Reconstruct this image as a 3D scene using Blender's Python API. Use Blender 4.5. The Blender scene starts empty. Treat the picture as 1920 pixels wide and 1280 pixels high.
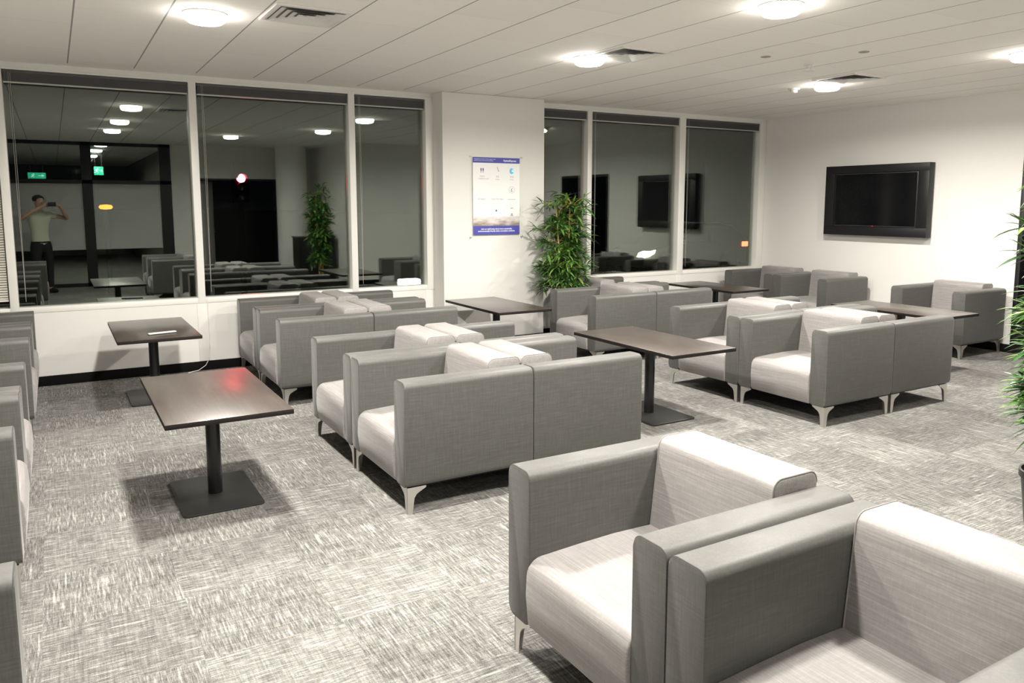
import bpy, bmesh, math, random
from mathutils import Vector, Matrix, Euler
random.seed(7)
R = math.radians
S = bpy.context.scene
COL = S.collection

# ------------------------------------------------------------------ camera, world, exposure
cam_d = bpy.data.cameras.new('camera'); cam = bpy.data.objects.new('camera', cam_d); COL.objects.link(cam)
cam_d.sensor_fit = 'HORIZONTAL'; cam_d.sensor_width = 36.0
cam_d.lens = 36.0 * 1461.4 / 1920.0
cam_d.shift_y = -(640 - 559.4) / 1920.0
cam_d.clip_start = 0.02; cam_d.clip_end = 300
_y, _p, _r = R(30.361), R(6.919), R(-0.024)
F = Vector((math.sin(_y)*math.cos(_p), math.cos(_y)*math.cos(_p), -math.sin(_p)))
R0 = Vector((math.cos(_y), -math.sin(_y), 0)); U0 = R0.cross(F)
RR = math.cos(_r)*R0 + math.sin(_r)*U0; UU = -math.sin(_r)*R0 + math.cos(_r)*U0
cam.matrix_world = Matrix(((RR.x, UU.x, -F.x, 0), (RR.y, UU.y, -F.y, 0), (RR.z, UU.z, -F.z, 1.6), (0, 0, 0, 1)))
S.camera = cam
W = bpy.data.worlds.new('night'); S.world = W; W.use_nodes = True
W.node_tree.nodes['Background'].inputs[0].default_value = (0.0010, 0.0012, 0.0016, 1)
W.node_tree.nodes['Background'].inputs[1].default_value = 1.0
S.view_settings.view_transform = 'Standard'; S.view_settings.look = 'None'
S.view_settings.gamma = 1.0; S.view_settings.use_curve_mapping = False
S.view_settings.exposure = 0.22
LAMP = 38.0             # opal diffuser emission
BEAM = 71.0             # watts of each ceiling lamp's downward light
S.cycles.max_bounces = 10; S.cycles.transparent_max_bounces = 16

# ------------------------------------------------------------------ helpers
def link(name, mesh, parent=None, loc=(0, 0, 0), rz=0):
    o = bpy.data.objects.new(name, mesh); COL.objects.link(o)
    o.location = loc; o.rotation_euler = (0, 0, rz)
    if parent: o.parent = parent
    return o
def tag(o, label=None, cat=None, group=None, kind=None):
    if label: o['label'] = label
    if cat: o['category'] = cat
    if group: o['group'] = group
    if kind: o['kind'] = kind
    return o
def empty(name, label, cat, loc=(0, 0, 0), rz=0, group=None):
    o = link(name, None, None, loc, rz); o.empty_display_size = .1
    return tag(o, label, cat, group)
def copy_tree(o, parent=None):
    c = o.copy(); COL.objects.link(c); c.parent = parent
    for ch in list(o.children): copy_tree(ch, c)
    return c

class MB:
    def __init__(s): s.bm = bmesh.new()
    def box(s, a, b, bev=0, seg=2):
        a = Vector(a); b = Vector(b); c = (a+b)/2; d = b-a
        r = bmesh.ops.create_cube(s.bm, size=1.0, matrix=Matrix.Translation(c) @ Matrix.Diagonal((d.x, d.y, d.z, 1)))
        if bev:
            es = list({e for v in r['verts'] for e in v.link_edges})
            bmesh.ops.bevel(s.bm, geom=es, offset=bev, segments=seg, affect='EDGES', profile=.5)
        return s
    def prism(s, pts, ax, t0, t1, inset=0):
        """closed profile (2-D) extruded along axis; small inset rounds both ends"""
        n = len(pts); cx = sum(p[0] for p in pts)/n; cy = sum(p[1] for p in pts)/n
        def P(p, t):
            return {0: Vector((t, p[0], p[1])), 1: Vector((p[0], t, p[1])), 2: Vector((p[0], p[1], t))}[ax]
        def ins(p, k):
            d = Vector((p[0]-cx, p[1]-cy)); L = d.length
            d = d*((L-k)/L) if L else d
            return (cx+d.x, cy+d.y)
        st = [(t0, inset), (t0+inset*.3, inset*.3), (t0+inset, 0), (t1-inset, 0), (t1-inset*.3, inset*.3), (t1, inset)] if inset else [(t0, 0), (t1, 0)]
        rings = [[s.bm.verts.new(P(ins(p, k), t)) for p in pts] for t, k in st]
        for a, b in zip(rings, rings[1:]):
            for i in range(n):
                j = (i+1) % n; s.bm.faces.new((a[i], a[j], b[j], b[i]))
        s.bm.faces.new(rings[0][::-1]); s.bm.faces.new(rings[-1])
        return s
    def lathe(s, prof, c=(0, 0, 0), n=32, m=None):
        """profile [(r,z)] about the z axis through c"""
        c = Vector(c); rings = []
        for r, z in prof:
            if r < 1e-6: rings.append([s.bm.verts.new(c+Vector((0, 0, z)))])
            else: rings.append([s.bm.verts.new(c+Vector((r*math.cos(2*math.pi*i/n), r*math.sin(2*math.pi*i/n), z))) for i in range(n)])
        for a, b in zip(rings, rings[1:]):
            for i in range(n):
                j = (i+1) % n
                if len(a) == 1 and len(b) == 1: continue
                if len(a) == 1: s.bm.faces.new((a[0], b[i], b[j]))
                elif len(b) == 1: s.bm.faces.new((a[i], a[j], b[0]))
                else: s.bm.faces.new((a[i], a[j], b[j], b[i]))
        if len(rings[0]) > 1: s.bm.faces.new(rings[0][::-1])
        if len(rings[-1]) > 1: s.bm.faces.new(rings[-1])
        return s
    def tube(s, pts, r, n=8, closed=False):
        pts = [Vector(p) for p in pts]; N = len(pts); rings = []
        rs = r if isinstance(r, (list, tuple)) else [r]*N
        up = Vector((0, 0, 1))
        for i, p in enumerate(pts):
            a = pts[(i-1) % N] if (i > 0 or closed) else p; b = pts[(i+1) % N] if (i < N-1 or closed) else p
            t = (b-a).normalized()
            u = t.cross(up)
            if u.length < .05: u = t.cross(Vector((0, 1, 0)))
            u.normalize(); v = t.cross(u)
            rings.append([s.bm.verts.new(p+rs[i]*(u*math.cos(2*math.pi*k/n)+v*math.sin(2*math.pi*k/n))) for k in range(n)])
        prs = list(zip(rings, rings[1:])) + ([(rings[-1], rings[0])] if closed else [])
        for a, b in prs:
            for k in range(n):
                j = (k+1) % n; s.bm.faces.new((a[k], a[j], b[j], b[k]))
        if not closed:
            s.bm.faces.new(rings[0][::-1]); s.bm.faces.new(rings[-1])
        return s
    def quad(s, *p):
        s.bm.faces.new([s.bm.verts.new(Vector(q)) for q in p]); return s
    def ball(s, c, rad, sub=3):
        r = bmesh.ops.create_uvsphere(s.bm, u_segments=20, v_segments=12, radius=1)
        rad = rad if isinstance(rad, (tuple, list)) else (rad,)*3
        for v in r['verts']: v.co = Vector((v.co.x*rad[0], v.co.y*rad[1], v.co.z*rad[2])) + Vector(c)
        return s
    def build(s, name, mat, parent=None, loc=(0, 0, 0), rz=0, angle=35):
        bmesh.ops.recalc_face_normals(s.bm, faces=s.bm.faces)
        me = bpy.data.meshes.new(name); s.bm.to_mesh(me); s.bm.free()
        me.materials.append(mat)
        me.polygons.foreach_set('use_smooth', [True]*len(me.polygons))
        me.set_sharp_from_angle(angle=R(angle))
        return link(name, me, parent, loc, rz)
def struct(name, mb, mat, parent=None):
    o = mb.build(name, mat, parent)
    if not parent: o['kind'] = 'structure'
    return o
def rrect(x0, x1, y0, y1, r, n=5):
    pts = []
    for cx, cy, a0 in ((x1-r, y1-r, 0), (x0+r, y1-r, 90), (x0+r, y0+r, 180), (x1-r, y0+r, 270)):
        for i in range(n+1):
            a = R(a0+90*i/n); pts.append((cx+r*math.cos(a), cy+r*math.sin(a)))
    return pts

# ------------------------------------------------------------------ materials
def mat(name):
    m = bpy.data.materials.new(name); m.use_nodes = True
    nt = m.node_tree; b = nt.nodes['Principled BSDF']
    return m, nt, b
def N(nt, t, **k):
    n = nt.nodes.new(t)
    for a, v in k.items():
        if hasattr(n, a): setattr(n, a, v)
    return n
def plain(name, col, rough=.6, metal=0, spec=.5, var=.04, scale=30, bump=0):
    m, nt, b = mat(name)
    tc = N(nt, 'ShaderNodeTexCoord'); no = N(nt, 'ShaderNodeTexNoise'); no.inputs['Scale'].default_value = scale
    no.inputs['Detail'].default_value = 4
    nt.links.new(tc.outputs['Object'], no.inputs['Vector'])
    mx = N(nt, 'ShaderNodeMix', data_type='RGBA')
    mx.inputs[6].default_value = (*[c*(1-var) for c in col], 1); mx.inputs[7].default_value = (*[min(1, c*(1+var)) for c in col], 1)
    nt.links.new(no.outputs['Fac'], mx.inputs[0]); nt.links.new(mx.outputs[2], b.inputs['Base Color'])
    b.inputs['Roughness'].default_value = rough; b.inputs['Metallic'].default_value = metal
    b.inputs['Specular IOR Level'].default_value = spec
    if bump:
        bp = N(nt, 'ShaderNodeBump'); bp.inputs['Strength'].default_value = bump; bp.inputs['Distance'].default_value = .002
        nt.links.new(no.outputs['Fac'], bp.inputs['Height']); nt.links.new(bp.outputs[0], b.inputs['Normal'])
    return m
def emit(name, col, k):
    m, nt, b = mat(name)
    b.inputs['Base Color'].default_value = (*[min(1, c) for c in col], 1)
    b.inputs['Emission Color'].default_value = (*col, 1); b.inputs['Emission Strength'].default_value = k
    return m
def noise(nt, vec, sc, detail=2, rough=.5):
    mp = N(nt, 'ShaderNodeMapping'); mp.inputs['Scale'].default_value = sc
    nt.links.new(vec, mp.inputs['Vector'])
    no = N(nt, 'ShaderNodeTexNoise'); no.inputs['Scale'].default_value = 1
    no.inputs['Detail'].default_value = detail; no.inputs['Roughness'].default_value = rough
    nt.links.new(mp.outputs[0], no.inputs['Vector'])
    return no.outputs['Fac']
def math_(nt, op, a, b=None):
    n = N(nt, 'ShaderNodeMath', operation=op)
    for i, v in enumerate((a, b)):
        if v is None: continue
        if isinstance(v, (int, float)): n.inputs[i].default_value = v
        else: nt.links.new(v, n.inputs[i])
    return n.outputs[0]
def ramp(nt, fac, stops):
    r = N(nt, 'ShaderNodeValToRGB'); nt.links.new(fac, r.inputs[0])
    e = r.color_ramp.elements
    while len(e) < len(stops): e.new(.5)
    for el, (p, c) in zip(e, stops): el.position = p; el.color = (*c, 1)
    return r.outputs[0]
def fabric(name, base, threads):
    """woven upholstery: stretched thread noise along the given axes"""
    m, nt, b = mat(name); tc = N(nt, 'ShaderNodeTexCoord').outputs['Object']
    acc = None
    for sc, w in threads:
        f = noise(nt, tc, sc, 3, .65); f = math_(nt, 'MULTIPLY', f, w)
        acc = f if acc is None else math_(nt, 'ADD', acc, f)
    col = ramp(nt, acc, [(.30, tuple(c*.78 for c in base)), (.5, base), (.72, tuple(min(1, c*1.35) for c in base))])
    nt.links.new(col, b.inputs['Base Color'])
    b.inputs['Roughness'].default_value = .52; b.inputs['Specular IOR Level'].default_value = .5
    b.inputs['Sheen Weight'].default_value = .22; b.inputs['Sheen Roughness'].default_value = .35
    bp = N(nt, 'ShaderNodeBump'); bp.inputs['Strength'].default_value = .25; bp.inputs['Distance'].default_value = .0015
    nt.links.new(acc, bp.inputs['Height']); nt.links.new(bp.outputs[0], b.inputs['Normal'])
    return m
M = {}
M['wall'] = plain('painted_wall', (.80, .785, .755), .75, var=.012, scale=6)
M['frame'] = plain('white_window_frame', (.84, .825, .785), .38, var=.01)
M['black'] = plain('black_skirting', (.006, .006, .006), .8, spec=.12)
M['arm'] = fabric('charcoal_arm_weave', (.086, .085, .079), [((150, 150, 9), .5), ((9, 9, 170), .5)])
M['seat'] = fabric('pale_grey_weave', (.268, .252, .246), [((190, 5, 190), .75), ((40, 120, 40), .25)])
M['piping'] = plain('dark_piping', (.055, .054, .05), .7)
M['piping_pale'] = plain('pale_piping', (.25, .235, .225), .7)
M['chrome'] = plain('cast_aluminium', (.74, .72, .68), .28, 1.0)
M['under'] = plain('black_lining', (.012, .012, .012), .9)
M['metal_black'] = plain('black_powder_coat', (.026, .027, .026), .42, var=.1, scale=200)
M['pole'] = plain('black_gloss_steel', (.008, .008, .009), .25, var=.1)
M['white'] = plain('white_plastic', (.80, .79, .76), .4)
M['tv'] = plain('black_tv_case', (.006, .006, .007), .45)
M['screen'] = plain('black_glass_screen', (.003, .003, .004), .12)
M['slat'] = plain('white_slat', (.78, .76, .69), .5)
M['slat_shaded'] = plain('shaded_stacked_slat', (.085, .083, .085), .55)  # same blinds as the white slats; shade on the stack painted into the colour
M['rail'] = plain('blind_rail', (.52, .50, .47), .4)
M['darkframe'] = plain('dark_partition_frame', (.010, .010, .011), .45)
M['night_black'] = plain('matt_black_street_metal', (.003, .003, .003), .9, spec=.03)
M['soil'] = plain('soil', (.03, .022, .015), .95, var=.4, scale=60)
M['pot'] = plain('black_plastic_pot', (.010, .010, .010), .35)
M['cane'] = plain('bamboo_cane', (.52, .36, .12), .45, var=.25, scale=18)
M['skin'] = plain('skin', (.52, .33, .24), .55)
M['shirt'] = plain('grey_green_cotton', (.58, .60, .48), .85)
M['trousers'] = plain('dark_cotton', (.012, .012, .013), .85)
M['hair'] = plain('brown_hair', (.035, .022, .014), .6, var=.3, scale=120)
M['shoe'] = plain('black_leather', (.012, .012, .012), .4)
M['asphalt'] = plain('asphalt', (.010, .010, .011), .95, var=.3, scale=40)
M['concrete'] = plain('concrete', (.05, .048, .045), .9, var=.15, scale=20)
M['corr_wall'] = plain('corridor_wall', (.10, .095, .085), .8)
M['hedge'] = plain('dark_hedge_leaf', (.012, .022, .012), .6, var=.5, scale=8)
M['carpaint'] = plain('silver_car_paint', (.22, .225, .23), .3, .6)
M['tyre'] = plain('tyre_rubber', (.01, .01, .01), .8)
M['carglass'] = plain('dark_car_glass', (.005, .006, .007), .08)
M['lamp'] = emit('lit_opal_diffuser', (1.0, .955, .875), LAMP)
M['exit'] = emit('lit_exit_green', (.04, .75, .45), 2.2)
M['exitw'] = emit('lit_exit_white', (.75, 1.0, .9), 4.0)
M['red'] = emit('lit_red_signal', (1.0, .02, .05), 300)
M['amber'] = emit('lit_amber', (1.0, .32, .03), 3.2)
M['head'] = emit('lit_headlamp', (1.0, .86, .55), 45)
M['tail'] = emit('lit_tail_lamp', (1.0, .08, .03), 10)
M['cool'] = emit('lit_cool_white', (.80, .90, 1.0), 30)
M['standby'] = emit('red_standby_led', (1, .03, .02), .5)

def leaf_mat():
    m, nt, b = mat('bamboo_leaf'); g = N(nt, 'ShaderNodeNewGeometry')
    c = ramp(nt, g.outputs['Random Per Island'], [(0, (.025, .085, .018)), (.5, (.07, .19, .035)), (1, (.22, .36, .075))])
    nt.links.new(c, b.inputs['Base Color']); b.inputs['Roughness'].default_value = .42
    return m
M['leaf'] = leaf_mat()

def wood_mat():
    m, nt, b = mat('dark_wenge_laminate'); tc = N(nt, 'ShaderNodeTexCoord').outputs['Object']
    f = noise(nt, tc, (90, 4, 30), 5, .6)
    c = ramp(nt, f, [(.3, (.024, .016, .0125)), (.55, (.052, .036, .028)), (.75, (.088, .062, .049))])
    nt.links.new(c, b.inputs['Base Color'])
    b.inputs['Roughness'].default_value = .45; b.inputs['Specular IOR Level'].default_value = .5
    b.inputs['Coat Weight'].default_value = 1.0; b.inputs['Coat Roughness'].default_value = .31; b.inputs['Coat IOR'].default_value = 1.9
    bp = N(nt, 'ShaderNodeBump'); bp.inputs['Strength'].default_value = .06; bp.inputs['Distance'].default_value = .001
    nt.links.new(f, bp.inputs['Height']); nt.links.new(bp.outputs[0], b.inputs['Normal'])
    return m
M['wood'] = wood_mat()
M['edge'] = plain('dark_edge_band', (.012, .009, .008), .6, spec=.25)

def glass_mat(name, r0, tint):
    """clear pane: Schlick reflection over straight-through transmission"""
    m, nt, b = mat(name); nt.nodes.remove(b); out = nt.nodes['Material Output']
    g = N(nt, 'ShaderNodeNewGeometry'); vm = N(nt, 'ShaderNodeVectorMath', operation='DOT_PRODUCT')
    nt.links.new(g.outputs['Normal'], vm.inputs[0]); nt.links.new(g.outputs['Incoming'], vm.inputs[1])
    c = math_(nt, 'ABSOLUTE', vm.outputs['Value']); k = math_(nt, 'POWER', math_(nt, 'SUBTRACT', 1.0, c), 5)
    fac = math_(nt, 'ADD', math_(nt, 'MULTIPLY', k, 1-r0), r0)
    tr = N(nt, 'ShaderNodeBsdfTransparent'); tr.inputs[0].default_value = (*tint, 1)
    gl = N(nt, 'ShaderNodeBsdfGlossy'); gl.inputs['Roughness'].default_value = 0.0; gl.inputs[0].default_value = (.93, 1, .93, 1)
    mx = N(nt, 'ShaderNodeMixShader'); nt.links.new(fac, mx.inputs[0]); nt.links.new(tr.outputs[0], mx.inputs[1]); nt.links.new(gl.outputs[0], mx.inputs[2])
    nt.links.new(mx.outputs[0], out.inputs[0])
    return m
M['glass'] = glass_mat('double_glazing', .112, (.84, .86, .84))
M['acrylic'] = glass_mat('clear_acrylic', .003, (.995, 1, .995))
M['partglass'] = glass_mat('partition_glass', .03, (.8, .82, .8))
def frost_mat():
    m, nt, b = mat('frosted_film'); nt.nodes.remove(b); out = nt.nodes['Material Output']
    d = N(nt, 'ShaderNodeBsdfDiffuse'); d.inputs[0].default_value = (.78, .79, .77, 1)
    t = N(nt, 'ShaderNodeBsdfTranslucent'); t.inputs[0].default_value = (.4, .4, .4, 1)
    mx = N(nt, 'ShaderNodeMixShader'); mx.inputs[0].default_value = .35
    nt.links.new(d.outputs[0], mx.inputs[1]); nt.links.new(t.outputs[0], mx.inputs[2]); nt.links.new(mx.outputs[0], out.inputs[0])
    return m
M['frost'] = frost_mat()

def carpet_mat():
    m, nt, b = mat('carpet_tiles'); pos = N(nt, 'ShaderNodeNewGeometry').outputs['Position']
    sx = N(nt, 'ShaderNodeSeparateXYZ'); nt.links.new(pos, sx.inputs[0])
    T = .5
    ix = math_(nt, 'FLOOR', math_(nt, 'DIVIDE', math_(nt, 'ADD', sx.outputs[0], 20.13), T))
    iy = math_(nt, 'FLOOR', math_(nt, 'DIVIDE', math_(nt, 'ADD', sx.outputs[1], 20.22), T))
    par = math_(nt, 'MODULO', math_(nt, 'ADD', ix, iy), 2.0)
    a = math_(nt, 'ADD', math_(nt, 'MULTIPLY', noise(nt, pos, (12, 135, 1), 5, .75), .73), math_(nt, 'MULTIPLY', noise(nt, pos, (100, 6, 1), 3, .7), .27))
    c = math_(nt, 'ADD', math_(nt, 'MULTIPLY', noise(nt, pos, (135, 12, 1), 5, .75), .73), math_(nt, 'MULTIPLY', noise(nt, pos, (6, 100, 1), 3, .7), .27))
    st = lambda sc: math_(nt, 'MULTIPLY', math_(nt, 'MAXIMUM', math_(nt, 'SUBTRACT', noise(nt, pos, sc, 1, .5), .57), 0.0), .7)
    a = math_(nt, 'ADD', a, st((3.5, 75, 1))); c = math_(nt, 'ADD', c, st((75, 3.5, 1)))
    mx = N(nt, 'ShaderNodeMix', data_type='FLOAT'); nt.links.new(par, mx.inputs[0]); nt.links.new(a, mx.inputs[2]); nt.links.new(c, mx.inputs[3])
    f = mx.outputs[0]
    # tile-to-tile tone
    cv = N(nt, 'ShaderNodeCombineXYZ'); nt.links.new(ix, cv.inputs[0]); nt.links.new(iy, cv.inputs[1])
    wn = N(nt, 'ShaderNodeTexWhiteNoise', noise_dimensions='2D'); nt.links.new(cv.outputs[0], wn.inputs['Vector'])
    f = math_(nt, 'ADD', f, math_(nt, 'MULTIPLY', math_(nt, 'SUBTRACT', wn.outputs['Value'], .5), .05))
    speck = noise(nt, pos, (260, 260, 1), 2, .6)
    f = math_(nt, 'ADD', f, math_(nt, 'MULTIPLY', math_(nt, 'SUBTRACT', speck, .5), .30))
    f = math_(nt, 'ADD', f, math_(nt, 'MULTIPLY', math_(nt, 'SUBTRACT', noise(nt, pos, (7, 7, 1), 2, .5), .5), .07))
    col = ramp(nt, f, [(.34, (.050, .048, .046)), (.455, (.122, .119, .112)), (.55, (.214, .208, .197)), (.69, (.43, .42, .398))])
    nt.links.new(col, b.inputs['Base Color']); b.inputs['Roughness'].default_value = .95
    b.inputs['Specular IOR Level'].default_value = .15
    bp = N(nt, 'ShaderNodeBump'); bp.inputs['Strength'].default_value = .4; bp.inputs['Distance'].default_value = .003
    nt.links.new(f, bp.inputs['Height']); nt.links.new(bp.outputs[0], b.inputs['Normal'])
    return m
M['carpet'] = carpet_mat()

def ceiling_mat():
    m, nt, b = mat('ceiling_tiles'); pos = N(nt, 'ShaderNodeNewGeometry').outputs['Position']
    sx = N(nt, 'ShaderNodeSeparateXYZ'); nt.links.new(pos, sx.inputs[0])
    px = math_(nt, 'DIVIDE', math_(nt, 'ADD', sx.outputs[0], 51.05-.185), .5105)
    ix = math_(nt, 'FLOOR', px); fx = math_(nt, 'SUBTRACT', px, ix)
    dx = math_(nt, 'ABSOLUTE', math_(nt, 'SUBTRACT', fx, .5)); gx = math_(nt, 'GREATER_THAN', dx, .4905)
    inside = math_(nt, 'LESS_THAN', sx.outputs[1], 7.77); gx = math_(nt, 'MULTIPLY', gx, inside)
    off = math_(nt, 'MULTIPLY', math_(nt, 'MODULO', ix, 2.0), .5)
    py = math_(nt, 'ADD', math_(nt, 'DIVIDE', math_(nt, 'ADD', sx.outputs[1], 40.32), 1.02), off)
    iy = math_(nt, 'FLOOR', py); dy = math_(nt, 'ABSOLUTE', math_(nt, 'SUBTRACT', math_(nt, 'SUBTRACT', py, iy), .5))
    gy = math_(nt, 'MULTIPLY', math_(nt, 'GREATER_THAN', dy, .4975), inside)
    cv = N(nt, 'ShaderNodeCombineXYZ'); nt.links.new(ix, cv.inputs[0]); nt.links.new(iy, cv.inputs[1])
    wn = N(nt, 'ShaderNodeTexWhiteNoise', noise_dimensions='2D'); nt.links.new(cv.outputs[0], wn.inputs['Vector'])
    grain = noise(nt, pos, (2.5, 30, 1), 4, .6)
    v = math_(nt, 'ADD', math_(nt, 'MULTIPLY', wn.outputs['Value'], .05), math_(nt, 'MULTIPLY', grain, .05))
    v = math_(nt, 'ADD', v, .93)
    v = math_(nt, 'MULTIPLY', v, math_(nt, 'SUBTRACT', 1.0, math_(nt, 'MULTIPLY', gx, .62)))
    v = math_(nt, 'MULTIPLY', v, math_(nt, 'SUBTRACT', 1.0, math_(nt, 'MULTIPLY', gy, .12)))
    mx = N(nt, 'ShaderNodeMix', data_type='RGBA'); mx.inputs[6].default_value = (0, 0, 0, 1); mx.inputs[7].default_value = (.95, .92, .875, 1)
    nt.links.new(v, mx.inputs[0]); nt.links.new(mx.outputs[2], b.inputs['Base Color']); b.inputs['Roughness'].default_value = .85
    b.inputs['Specular IOR Level'].default_value = .2
    return m
M['ceiling'] = ceiling_mat()

# ------------------------------------------------------------------ room shell
YW, XR, ZC = 7.93, 8.842, 2.785
XL, YB = -1.75, -1.25
YG = 8.0                                     # glass
struct('floor', MB().box((XL-.2, -12, -.08), (XR+3.2, YW+.12, 0)), M['carpet'])
struct('ceiling', MB().box((XL-.2, -12, ZC), (XR+3.2, YW+.15, ZC+.12)), M['ceiling'])
struct('wall_left', MB().box((XL-.12, YB, 0), (XL, YW+.15, ZC)), M['wall'])
mb = MB().box((XR, 4.44, 0), (XR+.18, YW+.15, ZC)).box((XR, 1.0, 2.14), (XR+.18, 4.44, ZC)).box((XR, 1.0, 0), (XR+.18, 2.90, 2.14))
struct('wall_right', mb, M['wall'])
# window wall: parapet with panel joints, header, end piers
mb = MB().box((XL, YW, 0), (XR, YW+.14, .654)).box((XL, YW, 2.735), (XR, YW+.14, ZC))
for x in (-.36, 1.155, 2.69, 5.72, 7.215):
    mb.box((x-.012, YW-.006, .09), (x+.078, YW, .654), .002)
for x in (3.53, 8.72):
    mb.box((x, YW-.006, .09), (x+.06, YW, .654), .002)
struct('wall_front', mb, M['wall'])
struct('baseboard_front', MB().box((XL, YW-.016, 0), (3.64, YW, .088), .002).box((4.93, YW-.016, 0), (XR, YW, .088), .002), M['black'])
struct('baseboard_right', MB().box((XR-.016, 4.44, 0), (XR, YW-.02, .088), .002), M['black'])
# pier between the two window groups
struct('wall_pier', MB().box((3.64, 7.68, 0), (4.93, YW+.02, ZC-.002), .004), M['wall'])
struct('baseboard_pier', MB().box((3.626, 7.664, 0), (4.944, 7.68, .088), .002), M['black'])
# windows: one frame per pane, glass a child
def pane_frame(n, x0, x1, jl, jr):
    mb = MB()
    z0, z1, ya, yb = .654, 2.735, YW-.006, YG+.06
    mb.box((x0, ya, z0), (x1, yb, .705), .004)          # sill rail
    mb.box((x0, ya, z1-.012), (x1, yb, z1+.004), .003)    # head rail
    if jl: mb.box((x0, ya-.004, z0-.002), (x0+jl, yb-.004, z1+.006), .003)
    if jr: mb.box((x1-jr, ya-.004, z0-.002), (x1-.0005, yb-.004, z1+.006), .003)
    o = struct('window_%d' % n, mb, M['frame'])
    g = MB().box((x0+jl*.9, YG, .70), (x1-jr*.9, YG+.022, z1-.025)).build('glass_pane', M['glass'], o)
    return o
pane_frame(1, XL, -.30, .06, .065)
pane_frame(2, -.30, 1.222, 0, .067)
pane_frame(3, 1.222, 2.757, 0, .067)
pane_frame(4, 2.757, 3.642, 0, .09)
pane_frame(5, 4.925, 5.787, .05, .067)
pane_frame(6, 5.787, 7.32, 0, .105)
pane_frame(7, 7.32, XR-.002, 0, .12)

# ------------------------------------------------------------------ blinds
def blind(x0, x1, label, down=False):
    root = empty('venetian_blind', label, 'blind', (x0, YW+.024, 2.615), 0, 'venetian blinds at the windows')
    w = x1-x0; h = 2.722-2.615
    MB().box((0.004, -.018, h-.022), (w-.004, .018, h), .002).build('head_rail', M['slat_shaded'], root)
    mb = MB()
    if down:
        z = .79-2.615
        while z < h-.03:
            mb.quad((.008, -.012, z-.006), (w-.008, -.012, z-.006), (w-.008, .010, z+.010), (.008, .010, z+.010)); z += .0215
        mb.build('slats', M['slat'], root)
        MB().box((.006, -.014, .765-2.615), (w-.006, .014, .78-2.615), .003).build('bottom_rail', M['slat'], root)
    else:
        z = .012
        while z < h-.024:
            mb.box((.008, -.0165, z), (w-.008, .0165, z+.0030)); z += .0044
        mb.build('slats', M['slat_shaded'], root)
        MB().box((.006, -.0175, -.002), (w-.006, .0175, .010), .002).build('bottom_rail', M['rail'], root)
        c = MB()
        for dx in (.045, .058): c.tube([(dx, -.020, h-.02), (dx+.002, -.021, -.8), (.052, -.021, -1.86)], .0012, 5)
        c.build('pull_cord', M['rail'], root)
    return root
blind(XL+.06, -.366, 'lowered white slatted blind at far left edge of the windows', True)
blind(-.298, 1.152, 'raised blind in painted shade over the wide pane that reflects the standing man')
blind(1.226, 2.688, 'raised blind in painted shade over the pane with the red signal light')
blind(2.760, 3.548, 'raised blind in painted shade over narrow pane left of the white pier')
blind(4.988, 5.718, 'raised blind in painted shade over narrow pane behind the bamboo plant')
blind(5.790, 7.212, 'raised blind in painted shade over the pane that reflects the television')
blind(7.323, 8.718, 'raised blind in painted shade over the last pane by the television wall')

# ------------------------------------------------------------------ back of the room (seen in the window reflections)
mb = MB()
mb.box((2.11, YB-.14, 0), (2.64, YB, ZC)).box((2.64, YB-.14, 2.12), (4.18, YB, ZC)).box((4.18, YB-.14, 0), (4.95, YB, ZC))
mb.box((XL-.12, YB-.14, 0), (-.74, YB, ZC))
mb.box((4.95, YB-.14, 0), (5.07, 1.12, ZC)).box((5.07, 1.0, 0), (XR+.18, 1.12, ZC))
struct('wall_back', mb, M['wall'])
struct('baseboard_back', MB().box((5.07, 1.12, 0), (XR, 1.135, .088)).box((4.30, YB, 0), (4.95, YB+.015, .088)).box((2.11, YB, 0), (2.6, YB+.015, .088)), M['black'])
MBd = MB().box((2.62, YB-.15, 2.09), (4.20, YB+.012, 2.125)).box((2.62, YB-.15, 0), (2.65, YB+.012, 2.09)).box((4.17, YB-.15, 0), (4.20, YB+.012, 2.09))
d1 = struct('door_1', MBd, M['darkframe'])
leafm = MB(); leafm.box((0, -.02, .01), (.74, .02, 2.08), .003)
lf = leafm.build('door_leaf', M['wall'], d1, (2.67, YB-.17, 0), R(-62))
MB().tube([(.68, .02, 1.0), (.68, .055, 1.0), (.58, .055, 1.0)], .009, 8).build('door_handle', M['chrome'], lf)
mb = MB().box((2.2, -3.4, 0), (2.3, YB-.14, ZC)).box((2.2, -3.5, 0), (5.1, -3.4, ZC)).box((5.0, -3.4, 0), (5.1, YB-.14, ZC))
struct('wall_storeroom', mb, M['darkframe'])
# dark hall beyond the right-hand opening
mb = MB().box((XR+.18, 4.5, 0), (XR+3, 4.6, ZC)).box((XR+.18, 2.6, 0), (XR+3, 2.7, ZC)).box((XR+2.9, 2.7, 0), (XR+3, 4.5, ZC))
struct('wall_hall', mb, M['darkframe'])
struct('trim_1', MB().box((XR-.012, 4.40, 0), (XR+.19, 4.445, 2.14), .003).box((XR-.012, 2.9, 0), (XR+.19, 2.94, 2.14), .003).box((XR-.012, 2.94, 2.10), (XR+.19, 4.40, 2.145), .003), M['darkframe'])
struct('wall_column', MB().lathe([(.31, 0), (.31, ZC)], (4.35, -.55, 0), 40), M['wall'])

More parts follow.
